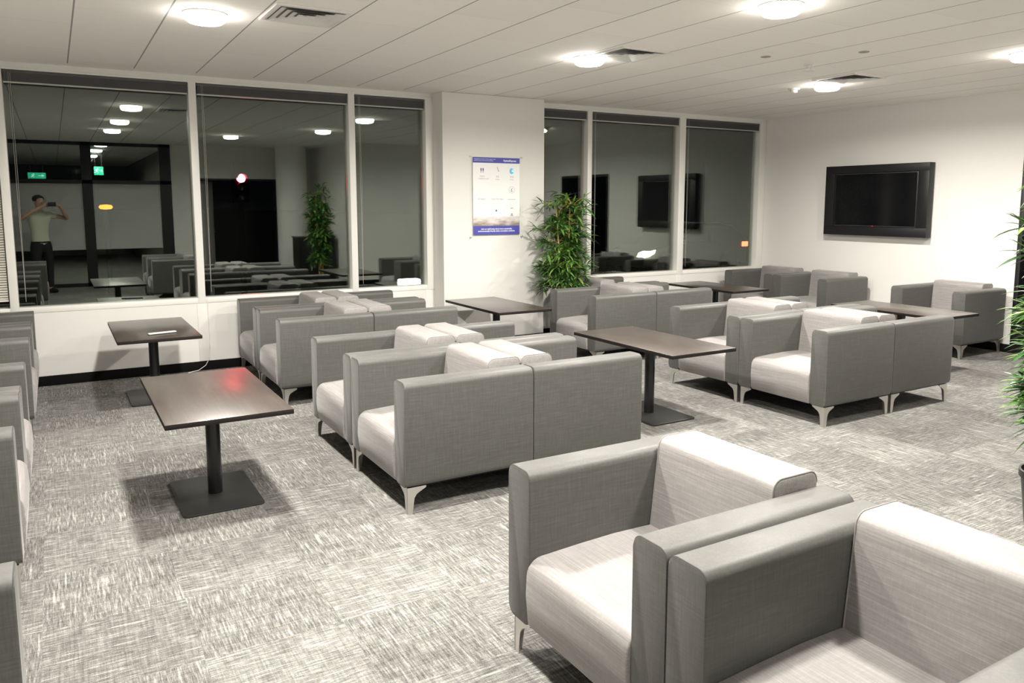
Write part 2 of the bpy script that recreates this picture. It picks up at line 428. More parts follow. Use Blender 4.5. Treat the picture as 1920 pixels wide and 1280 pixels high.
# glazed partition behind the photographer
mb = MB(); y0, y1 = YB-.05, YB+.03
mb.box((-.74, y0, 2.72), (2.11, y1, ZC)); mb.box((-.74, y0, 1.99), (2.11, y1, 2.06)); mb.box((-.74, y0, 0), (2.11, y1, .07))
for a, b in ((-.74, -.68), (.52, .70), (1.90, 2.11)): mb.box((a, y0, 0), (b, y1, ZC))
part = struct('trim_2', mb, M['darkframe'])
for a, b in ((-.68, .52), (.70, 1.90)):
    MB().box((a, YB-.015, 2.06), (b, YB-.005, 2.72)).build('clear_pane', M['partglass'], part)
    MB().box((a, YB-.015, .72), (b, YB-.005, 1.99)).build('frosted_pane', M['frost'], part)
    MB().box((a, YB-.015, .07), (b, YB-.005, .72)).build('clear_pane', M['partglass'], part)
# corridor behind it
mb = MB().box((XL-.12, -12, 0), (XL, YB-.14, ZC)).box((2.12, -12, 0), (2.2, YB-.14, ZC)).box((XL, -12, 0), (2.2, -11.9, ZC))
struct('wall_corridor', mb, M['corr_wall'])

# ------------------------------------------------------------------ outside
struct('ground_outside', MB().box((-30, YW+.14, -.5), (60, 400, -.38)), M['asphalt'])
struct('pavement', MB().box((-30, YW+.14, -.38), (60, 10.4, -.26), .01), M['concrete'])

# ------------------------------------------------------------------ ceiling lamps, vents, detectors
def make_lamp():
    root = empty('ceiling_lamp', '', 'ceiling light', (0, 0, ZC), 0, 'round opal ceiling lights')
    MB().lathe([(.132, 0), (.132, -.008), (.122, -.010), (.122, 0)][:3] + [(0, -.010)], n=40).build('mounting_ring', M['white'], root)
    MB().lathe([(.120, -.0105), (.121, -.030), (.116, -.046), (.100, -.058), (.06, -.064), (0, -.066)], n=40).build('diffuser', M['lamp'], root, angle=80)
    L = bpy.data.lights.new('downlight', 'AREA'); L.shape = 'DISK'; L.size = .20; L.energy = BEAM
    L.color = (1.0, .955, .88); L.spread = R(168)
    link('downlight', L, root, (0, 0, -.069))
    return root
lamp0 = make_lamp()
LAMPS = [(.90, 5.34, 'lit round ceiling light at left, beside the left square ceiling vent'),
 (3.855, 3.38, 'lit round ceiling light nearest the camera, top right of the photo'),
 (3.86, 5.34, 'lit round ceiling light before the pier, beside the middle vent'),
 (6.77, 5.31, 'lit round ceiling light near the television wall, below the far vent'),
 (6.76, 3.43, 'lit round ceiling light cut off by the right edge of the photo'),
 (.90, 3.45, 'lit round ceiling light, second of the row reflected in the left window'),
 (.90, 1.85, 'lit round ceiling light, third of the row reflected in the left window'),
 (2.76, 1.62, 'lit round ceiling light reflected just above the red signal'),
 (.90, -1.62, 'lit round corridor light just behind the glazed partition'),
 (.90, -3.5, 'lit round corridor light, second behind the glazed partition'),
 (.90, -5.7, 'lit round corridor light, farthest behind the glazed partition')]
for i, (x, y, lb) in enumerate(LAMPS):
    o = lamp0 if i == 0 else copy_tree(lamp0)
    o.location = (x, y, ZC); o['label'] = lb

def make_vent():
    root = empty('ceiling_vent', '', 'vent', (0, 0, ZC), 0, 'square ceiling vents')
    a = .235
    mb = MB()
    for (p, q) in (((-a, -a), (a, -a+.035)), ((-a, a-.035), (a, a)), ((-a, -a+.035), (-a+.035, a-.035)), ((a-.035, -a+.035), (a, a-.035))):
        mb.box((*p, -.012), (*q, 0), .002)
    mb.build('frame', M['white'], root)
    MB().box((-a+.03, -a+.03, -.002), (a-.03, a-.03, -.0005)).build('backing', plain('grey_duct', (.30, .29, .28), .8), root)
    for k in range(4):
        r = a-.040-k*.046; w = .043
        mb = MB(); z0, z1 = -.003, -.022
        for s in range(4):
            A = R(90*s); ro = lambda x, y, z: (x*math.cos(A)-y*math.sin(A), x*math.sin(A)+y*math.cos(A), z)
            mb.quad(ro(-r, -r, z0-.012), ro(r, -r, z0-.012), ro(r-w, -r+w, z1+.019), ro(-r+w, -r+w, z1+.019))
        mb.build('louvre', M['white'], root)
    return root
v0 = make_vent()
for i, (x, y, lb) in enumerate([(1.455, 5.07, 'white square ceiling vent beside the left ceiling light'),
                                (4.03, 5.05, 'white square ceiling vent beside the middle ceiling light'),
                                (6.62, 4.95, 'white square ceiling vent farthest right, near the television wall')]):
    o = v0 if i == 0 else copy_tree(v0); o.location = (x, y, ZC); o['label'] = lb
t = empty('sprinkler_head', 'small white sprinkler head hanging left of the far vent', 'sprinkler', (5.665, 4.63, ZC))
MB().lathe([(.05, 0), (.05, -.008), (.02, -.012), (.02, -.024), (0, -.024)], n=24).build('rose', M['white'], t)
MB().lathe([(.016, -.024), (.018, -.046), (.044, -.050), (.044, -.058), (0, -.060)], n=24).build('deflector', M['white'], t)
t = empty('smoke_detector', 'small white smoke detector left of the light by the television wall', 'detector', (6.70, 5.66, ZC))
MB().lathe([(.055, 0), (.055, -.015), (.046, -.02), (0, -.02)], n=28).build('base', M['white'], t)
MB().lathe([(.036, -.02), (.034, -.042), (.02, -.05), (0, -.05)], n=28).build('sensor_cap', M['white'], t)
s0 = None
for x, y, lb in ((5.07, 4.58, 'flat grey ceiling disc left of the sprinkler head'), (5.58, 4.05, 'flat grey ceiling disc right of the sprinkler head')):
    if s0 is None:
        s0 = MB().lathe([(.04, 0), (.04, -.004), (.034, -.006), (0, -.006)], n=28).build('ceiling_disc', plain('grey_disc', (.36, .34, .32), .5)); o = s0
    else:
        o = s0.copy(); COL.objects.link(o)
    o.location = (x, y, ZC); tag(o, lb, 'ceiling disc', 'flat ceiling discs')

# ------------------------------------------------------------------ armchairs
CD, CW, CH, CB = .770, .826, .700, .145      # depth, width, arm height, underside height
AT = .140                                    # arm thickness
def make_chair():
    root = empty('armchair', '', 'armchair', (0, 0, 0), 0, 'grey tub armchairs in the lounge')
    for s in (-1, 1):
        y0, y1 = (-CW/2, -CW/2+AT) if s < 0 else (CW/2-AT, CW/2)
        prof = rrect(y0, y1, CB, CH, .034, 6)
        a = MB().prism(prof, 0, 0, CD, .007).build('arm', M['arm'], root)
        for x in (.004, CD-.004):
            MB().tube([(x, q[0], q[1]) for q in rrect(y0+.003, y1-.003, CB+.003, CH-.003, .031, 6)], .0026, 6, True).build('piping', M['piping'], a)
    yi = CW/2-AT-.001
    # seat: profile in x,z swept across the width
    pr = [(.006, CB+.004), (-.006, CB+.02), (-.016, .27), (-.013, .335)]
    for i in range(7):
        a = R(180-90*i/6); pr.append((.047+.060*math.cos(a), .340+.060*math.sin(a)))
    pr += [(.20, .408), (.36, .412), (.50, .409), (.58, .405), (.58, CB+.004)]
    seat = MB().prism(pr, 1, -yi, yi, .006).build('seat', M['seat'], root, angle=50)
    MB().tube([(.585, -yi, .412), (.585, 0, .412), (.585, yi, .412)], .004, 6).build('piping', M['piping_pale'], seat)
    pb = [(.545, CB+.006), (.530, .40), (.562, .690)]
    for i in range(6):
        a = R(172-82*i/5); pb.append((.600+.038*math.cos(a), .698+.042*math.sin(a)))
    for i in range(6):
        a = R(90-90*i/5); pb.append((CD-.036+.034*math.cos(a), .700+.040*math.sin(a)))
    pb += [(CD-.002, .40), (CD-.004, CB+.006)]
    back = MB().prism(pb, 1, -yi, yi, .008).build('backrest', M['seat'], root, angle=50)
    for y in (-yi+.004, yi-.004):
        MB().tube([(q[0], y, q[1]) for q in pb[1:-2]], .0026, 6).build('piping', M['piping_pale'], back)
    MB().box((.03, -CW/2+.03, CB-.006), (CD-.03, CW/2-.03, CB+.004)).build('underside', M['under'], root)
    wing = [(0, 0), (0, CB-.002), (.105, CB-.002), (.105, CB-.012), (.075, CB-.027), (.052, CB-.040), (.040, CB-.058), (.035, CB-.085), (.028, 0)]
    for sx in (0, 1):
        for sy in (-1, 1):
            mb = MB(); T = .007; o = .016
            X = (lambda u: o+u) if sx == 0 else (lambda u: CD-o-u)
            Y = (lambda u: -CW/2+o+u) if sy < 0 else (lambda u: CW/2-o-u)
            for ax in (0, 1):
                if ax == 0:  # wing running along x
                    pts = [(X(u), z) for u, z in wing]; a, b = sorted((Y(0), Y(T))); mb.prism(pts, 1, a, b)
                else:
                    pts = [(Y(u), z) for u, z in wing]; a, b = sorted((X(0), X(T))); mb.prism(pts, 0, a, b)
            mb.build('leg', M['chrome'], root)
    return root
chair0 = make_chair(); used = []
def chair(x, y, facing, label):
    """x,y: front-centre of the seat; facing -1 looks to -x, +1 to +x"""
    o = chair0 if not used else copy_tree(chair0)
    used.append(o)
    o.location = (x, y, 0); o.rotation_euler = (0, 0, 0 if facing < 0 else math.pi)
    o['label'] = label
h = CW/2; g = .004; P = CW+g
def block(x0, y0, name, skip=()):
    xs = x0+2*CD+.006
    for key, fx, yy, fc in (('nl', x0, y0+h, -1), ('fl', x0, y0+h+P, -1), ('nr', xs, y0+h, 1), ('fr', xs, y0+h+P, 1)):
        if key in skip: continue
        chair(fx, yy, fc, {'nl': 'grey armchair, nearer of the left-facing ones in the %s',
                           'fl': 'grey armchair, farther of the left-facing ones in the %s',
                           'nr': 'grey armchair, nearer of the right-facing ones in the %s',
                           'fr': 'grey armchair, farther of the right-facing ones in the %s'}[key] % name)
block(1.475, 3.597, 'block right of front table')
block(1.475, 6.10, 'block under left windows')
block(4.53, 6.105, 'block beside bamboo plant', ('fl',))
block(4.685, 3.567, 'block below the television')
chair(1.33, 2.296-h, -1, 'whole grey armchair in the right foreground with empty seat')
chair(1.33, 2.296-h-P, -1, 'grey armchair in the bottom right corner, cut off by the photo edge')
chair(-.135, 2.296-h, 1, 'grey armchair at bottom left, nearest of the left row, cut off')
for y, lb in (
              (3.600+h, 'grey armchair in the left row, second from the camera'),
              (3.600+h+P, 'grey armchair in the left row, third from the camera'),
              (6.10+h, 'grey armchair in the left row, second from the windows'),
              (6.10+h+P, 'grey armchair in the left row, right under the windows')):
    chair(-.19, y, 1, lb)
chair(7.93, 7.745-h, -1, 'grey armchair in the far corner between windows and television wall')
chair(7.93, 7.745-h-P, -1, 'grey armchair against the television wall, beside the corner one')
chair(7.985, 4.475+h, -1, 'lone grey armchair at the end of the television wall by the right plant')

# ------------------------------------------------------------------ tables
TH = .578
def make_table():
    root = empty('pedestal_table', '', 'table', (0, 0, 0), 0, 'dark rectangular pedestal tables')
    MB().box((-.30, -.585, TH-.026), (.30, .585, TH), .003).build('table_top', M['wood'], root)
    tm = root.children[0].data; tm.materials.append(M['edge'])
    for p in tm.polygons:
        if p.normal.z < .7: p.material_index = 1
    MB().lathe([(.038, .012), (.038, TH-.034)], n=28).build('column', M['pole'], root)
    MB().lathe([(.10, TH-.034), (.10, TH-.0265)], n=28).build('mounting_plate', M['pole'], root)
    MB().prism(rrect(-.206, .206, -.297, .297, .028, 5), 2, 0, .012, .003).build('base_plate', M['metal_black'], root)
    return root
t0 = make_table()
for i, (x, y, lb) in enumerate([(.6875, 4.44, 'dark pedestal table in the left front, with reddish sheen, before the centre block'),
    (.655, 7.02, 'dark pedestal table at left holding the thin white remote'),
    (3.878, 6.94, 'dark pedestal table in front of the white pier with the poster'),
    (3.86, 4.51, 'dark pedestal table in the middle, between centre block and right block'),
    (7.12, 7.10, 'dark pedestal table by the far right windows, before the corner armchair'),
    (7.15, 4.62, 'dark pedestal table at far right beside the lone armchair')]):
    o = t0 if i == 0 else copy_tree(t0); o.location = (x, y, 0); o['label'] = lb
rc = empty('remote_control', 'thin white remote control lying on the left rear table', 'remote', (.69, 6.66, TH+.0005), R(12))
MB().box((-.105, -.018, 0), (.105, .018, .007), .003).build('lower_shell', M['metal_black'], rc)
MB().box((-.105, -.018, .0075), (.105, .018, .016), .003).build('upper_shell', M['white'], rc)

# ------------------------------------------------------------------ television
tv = empty('wall_television', 'black television in a deep black surround on the right wall', 'television', (XR, 6.10, 1.64))
y0, y1, z0, z1 = -.70, .70, -.436, .436
mb = MB()
iy, iz0, iz1 = .565, -.325, .34
mb.box((-.115, y0, iz1), (-.01, y1, z1), .004).box((-.115, y0, z0), (-.01, y1, iz0), .004)
mb.box((-.115, y0, iz0-.003), (-.01, -iy, iz1+.003), .004).box((-.115, iy, iz0-.003), (-.01, y1, iz1+.003), .004)
mb.build('surround', M['tv'], tv)
MB().box((-.03, y0+.06, z0+.05), (-.0005, y1-.06, z1-.05)).build('wall_bracket', M['tv'], tv)
MB().box((-.104, -iy+.004, iz0+.004), (-.04, iy-.004, iz1-.004), .004).build('bezel', plain('bezel_grey', (.035, .035, .037), .35), tv)
sc = MB().box((-.1065, -iy+.014, iz0+.016), (-.10, iy-.014, iz1-.014)).build('screen', M['screen'], tv)
MB().box((-.1072, -.010, iz0+.006), (-.103, .010, iz0+.013)).build('standby_light', M['standby'], tv)

# ------------------------------------------------------------------ poster board
def text_obj(name, s, size, x, z, m, parent, align='LEFT', bold=0.0, y=-.0010):
    cu = bpy.data.curves.new(name, 'FONT'); cu.body = s; cu.size = size; cu.align_x = align; cu.offset = bold
    cu.space_line = 1.05; cu.resolution_u = 2
    tmp = bpy.data.objects.new('tmp', cu); COL.objects.link(tmp)
    me = bpy.data.meshes.new_from_object(tmp.evaluated_get(bpy.context.evaluated_depsgraph_get()))
    bpy.data.objects.remove(tmp); bpy.data.curves.remove(cu)
    me.name = name; me.materials.clear(); me.materials.append(m)
    me.transform(Matrix.Rotation(R(90), 4, 'X'))
    return link(name, me, parent, (x, y, z))
pb = empty('poster_board', 'clear acrylic poster board on the white pier, blue header and footer', 'poster', (4.288, 7.68, 1.675))
MB().box((-.34, -.028, -.452), (.34, -.022, .458), .001).build('acrylic_panel', M['acrylic'], pb)
for x in (-.325, .325):
    for z in (-.437, .443):
        MB().lathe([(.009, 0), (.009, .034), (.006, .036), (0, .036)], n=16).build('standoff', M['chrome'], pb, (x, 0, z)).rotation_euler = (R(90), 0, 0)
paper = plain('poster_paper', (.90, .89, .90), .5, var=.01)
blue = plain('poster_blue', (.085, .085, .42), .5, var=.03); ink = plain('poster_grey_ink', (.36, .36, .46), .6)
ink2 = plain('poster_violet_ink', (.16, .13, .36), .6); white_ink = plain('poster_white_ink', (.88, .88, .90), .6); cyan = plain('poster_sky_blue', (.12, .52, .86), .5)
sheet = MB().box((-.298, -.0215, -.417), (.298, -.019, .434)).build('printed_sheet', paper, pb)
YS = -.0220
def band(name, x0, x1, z0, z1, m): return MB().box((x0, YS-.0004, z0), (x1, YS, z1)).build(name, m, sheet)
band('header_band', -.298, .298, .374, .434, blue)
band('footer_band', -.298, .298, -.417, -.318, blue)
Y2 = YS-.0007
text_obj('header_text', 'Bringing the benefits of better sight to you\nwith our vision correction treatments', .0155, -.280, .410, white_ink, sheet, 'LEFT', .0, Y2)
text_obj('logo_text', 'OpticalExpress', .0275, .085, .394, white_ink, sheet, 'LEFT', .0009, Y2)
text_obj('footer_text', 'Ask our staff today about more sustainable,\nenvironmentally friendly vision correction solutions.', .0225, 0, -.360, white_ink, sheet, 'CENTER', .0008, Y2)
# icons
def disc(name, x, z, r, m, ry=None):
    mb = MB(); ry = ry or r
    vs = [mb.bm.verts.new((x+r*math.cos(2*math.pi*i/32), Y2, z+ry*math.sin(2*math.pi*i/32))) for i in range(32)]
    mb.bm.faces.new(vs); return mb.build(name, m, sheet)
disc('globe_icon', .195, .290, .029, cyan, .032)
for x in (-.196, -.170): disc('figure_icon', x, .300, .008, ink2, .018)
for x in (-.196, -.170): disc('figure_icon', x, .274, .005, ink, .009)
disc('eye_icon', -.005, -.150, .010, ink2, .012)
mb = MB()
for dx, dz in ((0, .03), (.008, .012), (.016, -.006)): mb.box((.005+dx, Y2-.0003, .285+dz), (.013+dx, Y2, .303+dz))
mb.build('bottle_icon', ink, sheet)
mb = MB(); mb.tube([(.195+.036*math.cos(2*math.pi*i/32), Y2, .082+.036*math.sin(2*math.pi*i/32)) for i in range(32)], .0012, 4, True); mb.build('coin_ring', ink, sheet)
text_obj('pound_sign', '£', .055, .195, .063, ink2, sheet, 'CENTER', 0, Y2)
mb = MB(); mb.box((.178, Y2-.0003, -.128), (.212, Y2, -.120)).box((.186, Y2-.0003, -.198), (.206, Y2, -.184)).box((.178, Y2-.0003, -.210), (.214, Y2, -.203)); mb.build('hourglass_icon', ink, sheet)
for nm, s, x, z, sz in (('caption', '2 pairs', -.180, .222, .022), ('caption', 'of glasses a year', -.165, .196, .020), ('caption', '4.2', .012, .216, .030), ('caption', 'bottles', .012, .190, .018),
      ('caption', '97%', .195, .214, .028), ('caption', 'of waste', .195, .190, .016), ('caption', '90 million', -.190, -.030, .023), ('caption', 'Over 730 million', .012, -.030, .023),
      ('caption', 'save money', .195, -.030, .020), ('caption', '5 years', -.175, -.252, .020), ('caption', '25 years', .02, -.252, .020), ('caption', 'save time', .195, -.252, .020)):
    text_obj(nm, s, sz, x, z, ink, sheet, 'CENTER', 0, Y2)
def beach_mat():
    m, nt, b = mat('poster_beach_print'); tc = N(nt, 'ShaderNodeTexCoord').outputs['Object']
    f = noise(nt, tc, (9, 9, 30), 5, .6)
    sx = N(nt, 'ShaderNodeSeparateXYZ'); nt.links.new(tc, sx.inputs[0])
    v = math_(nt, 'ADD', math_(nt, 'MULTIPLY', math_(nt, 'ADD', sx.outputs[2], .318), 5.5), math_(nt, 'MULTIPLY', math_(nt, 'SUBTRACT', f, .5), .9))
    c = ramp(nt, v, [(.02, (.30, .25, .21)), (.18, (.52, .45, .41)), (.38, (.74, .68, .66)), (.6, (.78, .76, .76)), (.8, (.80, .79, .80))])
    nt.links.new(c, b.inputs['Base Color']); b.inputs['Roughness'].default_value = .5
    return m
band('picture_strip', -.298, .298, -.318, -.215, beach_mat())

# ------------------------------------------------------------------ cable on the window wall
cb = MB().tube([(1.236, YW-.020, .700), (1.238, YW-.012, .60), (1.240, YW-.012, .35), (1.238, YW-.014, .20), (1.225, YW-.022, .11), (1.19, YW-.03, .05), (1.12, YW-.05, .012), (1.02, YW-.09, .006)], .003, 8).build('cable', M['white'])
tag(cb, 'thin white cable hanging down the wall below the left windows', 'cable')

# ------------------------------------------------------------------ bamboo plants
def leaf(bm, base, d, L, w, up):
    d = d.normalized(); side = d.cross(up)
    if side.length < .1: side = d.cross(Vector((1, 0, 0)))
    side.normalize(); nrm = side.cross(d)
    prev = None
    for t, k, droop in ((0, .12, 0), (.25, .8, .01), (.5, 1, .05), (.78, .6, .13), (1, .03, .24)):
        c = base+d*L*t-Vector((0, 0, 1))*droop*L
        a = bm.verts.new(c-side*w*k+nrm*w*.35*k); m_ = bm.verts.new(c); b = bm.verts.new(c+side*w*k+nrm*w*.35*k)
        if prev:
            bm.faces.new((prev[0], prev[1], m_, a)); bm.faces.new((prev[1], prev[2], b, m_))
        prev = (a, m_, b)
def bamboo(loc, hgt, rad, zlo, seed, label, stems, xlim=None):
    rnd = random.Random(seed)
    root = empty('potted_bamboo', label, 'plant', loc, 0, 'potted bamboo plants')
    MB().lathe([(.105, 0), (.112, .01), (.140, .25), (.150, .252), (.150, .285), (.140, .286), (.136, .262), (0, .262)], n=36).build('pot', M['pot'], root)
    MB().lathe([(.134, .263), (.10, .270), (0, .276)], n=24).build('soil', M['soil'], root)
    fol = MB(); tw = MB()
    for k, (sx, sy, hh) in enumerate(stems):
        pts = []; rs = []
        bx, by = sx*.35, sy*.35
        for i in range(13):
            t = i/12; z = .265+(hh-.265)*t
            pts.append((bx+(sx-bx)*t+.012*math.sin(5*t+k), by+(sy-by)*t+.012*math.cos(4*t+k), z))
            rs.append((.0125-.006*t)*(1.12 if i % 2 else .96))
        MB().tube(pts, rs, 10).build('cane', M['cane'], root)
        z = zlo
        while z < hh:
            t = (z-.265)/(hh-.265); c = Vector((bx+(sx-bx)*t, by+(sy-by)*t, z))
            for _ in range(3):
                a = rnd.uniform(0, 2*math.pi); L = rad*rnd.uniform(.25, .85)
                e = c+Vector((math.cos(a)*L, math.sin(a)*L, rnd.uniform(-.02, .16)))
                tw.tube([c, (c+e)/2+Vector((0, 0, .03)), e], .0022, 5)
                for q in range(rnd.randint(2, 3)):
                    p = c+(e-c)*(1 if q == 0 else rnd.uniform(.45, .95))
                    for j in range(rnd.randint(4, 6)):
                        d = Vector((math.cos(a)*.7+rnd.gauss(0, .6), math.sin(a)*.7+rnd.gauss(0, .6), rnd.uniform(-.35, .75)))
                        leaf(fol.bm, p, d, rnd.uniform(.11, .19), rnd.uniform(.010, .0165), Vector((0, 0, 1)))
            z += rnd.uniform(.05, .10)
    if xlim:
        fn, = (xlim,)
        for v in fol.bm.verts: v.co = fn(v.co)
    tw.build('twigs', M['cane'], root)
    fol.build('foliage', M['leaf'], root, angle=180)
    return root
def keep_clear(v):     # leaves bend away from the pier and the glass
    y = min(v.y, .26+(v.y-.26)*.1 if v.y > .26 else v.y)
    x = v.x
    if v.z < .86 and x > .2: x = .2+(x-.2)*.2
    return Vector((x, y, v.z))
bamboo((5.01, 7.36, 0), 1.75, .30, .60, 11, 'tall green bamboo plant by the window, beside the white pier', [(-.10, .02, 1.56), (.04, -.05, 1.62), (.10, .06, 1.50), (-.03, .08, 1.2), (-.06, -.04, .95)], keep_clear)
bamboo((4.185, 1.85, 0), 1.8, .17, .50, 23, 'green bamboo plant in a black pot at the right edge of the photo', [(-.04, .04, 1.7), (.09, -.05, 1.85), (.12, .06, 1.6), (.03, -.09, 1.35)])

# ------------------------------------------------------------------ dark low cabinet near the column (seen in the reflection)
cbn = empty('low_cabinet', 'black low cabinet beside the round column, seen reflected in the window', 'cabinet', (4.50, .42, 0))
MB().box((-.36, -.22, .06), (.36, .22, .93), .004).build('carcass', M['tv'], cbn)
MB().box((-.38, -.24, .93), (.38, .24, .96), .003).build('cabinet_top', M['wood'], cbn)
for sx in (-1, 1):
    dr = MB().box((-.178+sx*.18, .22, .08), (.178+sx*.18, .238, .915), .002).build('cabinet_door', M['tv'], cbn)
    MB().tube([(sx*.03, .238, .5), (sx*.03, .262, .5), (sx*.03, .262, .62), (sx*.03, .238, .62)], .005, 6).build('handle', M['chrome'], dr)
MB().box((-.34, -.2, 0), (.34, .2, .06)).build('plinth', M['under'], cbn)

# ------------------------------------------------------------------ exit signs in the corridor
def exit_sign(loc, w, hh, label):
    r = empty('exit_sign', label, 'exit sign', loc, 0, 'green lit exit signs')
    MB().box((-w/2, -.02, -hh/2), (w/2, .02, hh/2), .004).build('sign_box', M['exit'], r)
    for x in (-w*.35, w*.35): MB().tube([(x, 0, hh/2), (x, 0, ZC-loc[2])], .003, 6).build('hanger', M['chrome'], r)
    mb = MB(); y = .0215; s = hh*.4
    mb.ball((-w*.22+s*.25, y, s*.72), (s*.16, .001, s*.16))
    def limb(pts, k): mb.tube([(-w*.22+a*s, y, b*s) for a, b in pts], k*s, 4)
    limb([(.15, .5), (-.05, -.1)], .17); limb([(-.05, -.1), (.35, -.35), (.25, -.85)], .10); limb([(-.05, -.1), (-.25, -.5), (-.7, -.55)], .10)
    limb([(.12, .4), (.5, .2), (.65, .4)], .08); limb([(.12, .4), (-.35, .35), (-.45, .0)], .08)
    for v in mb.bm.verts: v.co.y = y+(v.co.y-y)*.05
    mb.build('running_figure', M['exitw'], r)
    mb = MB(); mb.box((w*.08, y-.0005, -s*.12), (w*.30, y+.0005, s*.12))
    mb.bm.faces.new([mb.bm.verts.new(p) for p in ((w*.42, y, 0), (w*.28, y, s*.5), (w*.28, y, -s*.5))])
    mb.build('arrow', M['exitw'], r)
exit_sign((-.25, -4.2, 2.22), .34, .13, 'green lit exit sign seen at left in the reflected corridor')
exit_sign((.86, -2.1, 2.27), .17, .17, 'square green lit exit sign by the dark post in the reflected corridor')

# ------------------------------------------------------------------ outside: signal, car, lamps, hedges
ts = empty('traffic_signal', 'red lit traffic signal on a pole outside the second window', 'traffic light', (3.24, 16.2, -.38))
MB().lathe([(.06, 0), (.06, .02), (.055, 2.0), (.055, 2.95)], n=16).build('pole', M['night_black'], ts)
hd = MB().box((-.15, -.12, 2.0), (.15, .10, 2.80), .02).build('signal_head', M['night_black'], ts)
lens = [(2.50, M['red']), (2.33, plain('unlit_amber_lens', (.05, .02, .003), .2)), (2.14, plain('unlit_green_lens', (.003, .03, .015), .2))]
for z, mm in lens:
    MB().lathe([(.082, 0), (.075, .02), (.04, .03), (0, .033)], n=24).build('lens', mm, ts, (0, -.12, z-.02)).rotation_euler = (R(90), 0, 0)
    v = MB(); v.prism([(.092*math.cos(R(a)), .092*math.sin(R(a))) for a in range(0, 181, 15)] + [(.086*math.cos(R(a)), .086*math.sin(R(a))) for a in range(180, -1, -15)], 1, -.28, -.12)
    v.build('visor', M['night_black'], ts, (0, 0, z-.02))

def car(loc):
    r = empty('car', 'silver hatchback with one lit headlamp showing, outside the right windows', 'car', loc)
    prof = [(0, .28), (.03, .52), (.12, .66), (.55, .80), (1.05, .88), (1.55, 1.28), (1.95, 1.43), (2.75, 1.45), (3.35, 1.36), (3.72, 1.02), (3.86, .92), (3.90, .60), (3.86, .30)]
    arch = []
    for cx in (3.15, .78):
        arch += [(cx+.36*math.cos(R(a)), .30+.36*math.sin(R(a))) for a in range(0, 181, 20)]
    pts = prof + arch
    m_ = MB(); m_.prism(pts, 1, -.82, .82, .06); m_.build('body', M['carpaint'], r, angle=30)
    for y in (-.825, .80):
        MB().prism([(1.30, .92), (1.68, 1.28), (2.02, 1.38), (2.35, 1.39), (2.35, .93)], 1, y, y+.025).build('side_window', M['carglass'], r)
        MB().prism([(2.42, .93), (2.42, 1.39), (2.75, 1.39), (3.25, 1.30), (3.50, 1.02), (3.42, .94)], 1, y, y+.025).build('side_window', M['carglass'], r)
    for cx in (.78, 3.15):
        for y in (-.74, .74):
            w = MB().lathe([(.20, -.10), (.30, -.10), (.315, -.07), (.315, .07), (.30, .10), (.20, .10)], n=28).build('wheel', M['tyre'], r, (cx, y, .315)); w.rotation_euler = (R(90), 0, 0)
            MB().lathe([(.0, -.09), (.19, -.085), (.20, .085), (0, .09)], n=20).build('rim', M['chrome'], w)
    for y in (-.80, .52):
        MB().prism([(.055, .56), (.12, .67), (.42, .75), (.38, .66), (.20, .58)], 1, y-.035, y+.30).build('headlamp', M['head'] if y < 0 else M['carglass'], r)
        MB().box((3.66, y-.040, .76), (3.90, y+.26, .90), .02).build('tail_lamp', M['tail'], r)
    for y in (-.86, .86): MB().ball((1.35, y*1.05, .95), (.08, .09, .06)).build('mirror', M['carpaint'], r)
    return r
car((13.45, 16.9, -.38))
def street_lamp(loc, hh, mm, label, s=1.0):
    r = empty('street_lamp', label, 'street lamp', loc, 0, 'lit lamps out in the night')
    MB().lathe([(.06, 0), (.05, .3), (.035, hh)], n=14).build('pole', M['night_black'], r)
    MB().lathe([(.0, 0), (.10*s, .01), (.13*s, .05*s), (.10*s, .09*s), (0, .10*s)], n=20).build('lantern', mm, r, (0, 0, hh))
street_lamp((28.6, 30.5, -.38), 6.1, M['cool'], 'cool white street lamp at the upper left of the last window pane', .9)
street_lamp((33.0, 34.0, -.38), 8.3, M['cool'], 'tall street lamp just under the raised blind of the last pane', 1.1)
street_lamp((1.02, 19.5, -.38), 1.86, M['amber'], 'amber lit lantern seen through the left window right of the man', 1.1)
lb = empty('light_box', 'small white lit box standing outside the narrow left-centre pane', 'light box', (4.71, 11.2, -.26))
MB().box((-.16, -.08, 0), (.16, .08, .598), .01).build('plinth', M['night_black'], lb)
MB().box((-.165, -.09, .60), (.165, .09, .705), .03, 3).build('lit_panel', M['cool'], lb)
def hedge(x0, x1, y, hh, seed, label):
    rnd = random.Random(seed); mb = MB(); n = int((x1-x0)*520)
    core = MB(); core.prism(rrect(x0+.1, x1-.1, -.26, hh-.12, .12, 4), 1, y-.22, y+.22, .05)
    r = empty('hedge', label, 'hedge', (0, 0, 0), 0, 'dark hedges outside')
    core.build('branches', M['hedge'], r)
    for _ in range(n):
        p = Vector((rnd.uniform(x0, x1), y+rnd.uniform(-.3, .3), rnd.uniform(-.2, hh*(.85+.15*math.sin(rnd.random()*6)))))
        leaf(mb.bm, p, Vector((rnd.gauss(0, 1), rnd.gauss(0, 1), rnd.uniform(-.2, 1))), .09, .018, Vector((0, 0, 1)))
    mb.build('leaves', M['hedge'], r, angle=180)
hedge(8.3, 10.2, 11.2, .46, 3, 'dark hedge outside below the pane with the reflected television')
hedge(10.7, 12.2, 11.2, .42, 4, 'dark hedge outside below the last window pane')

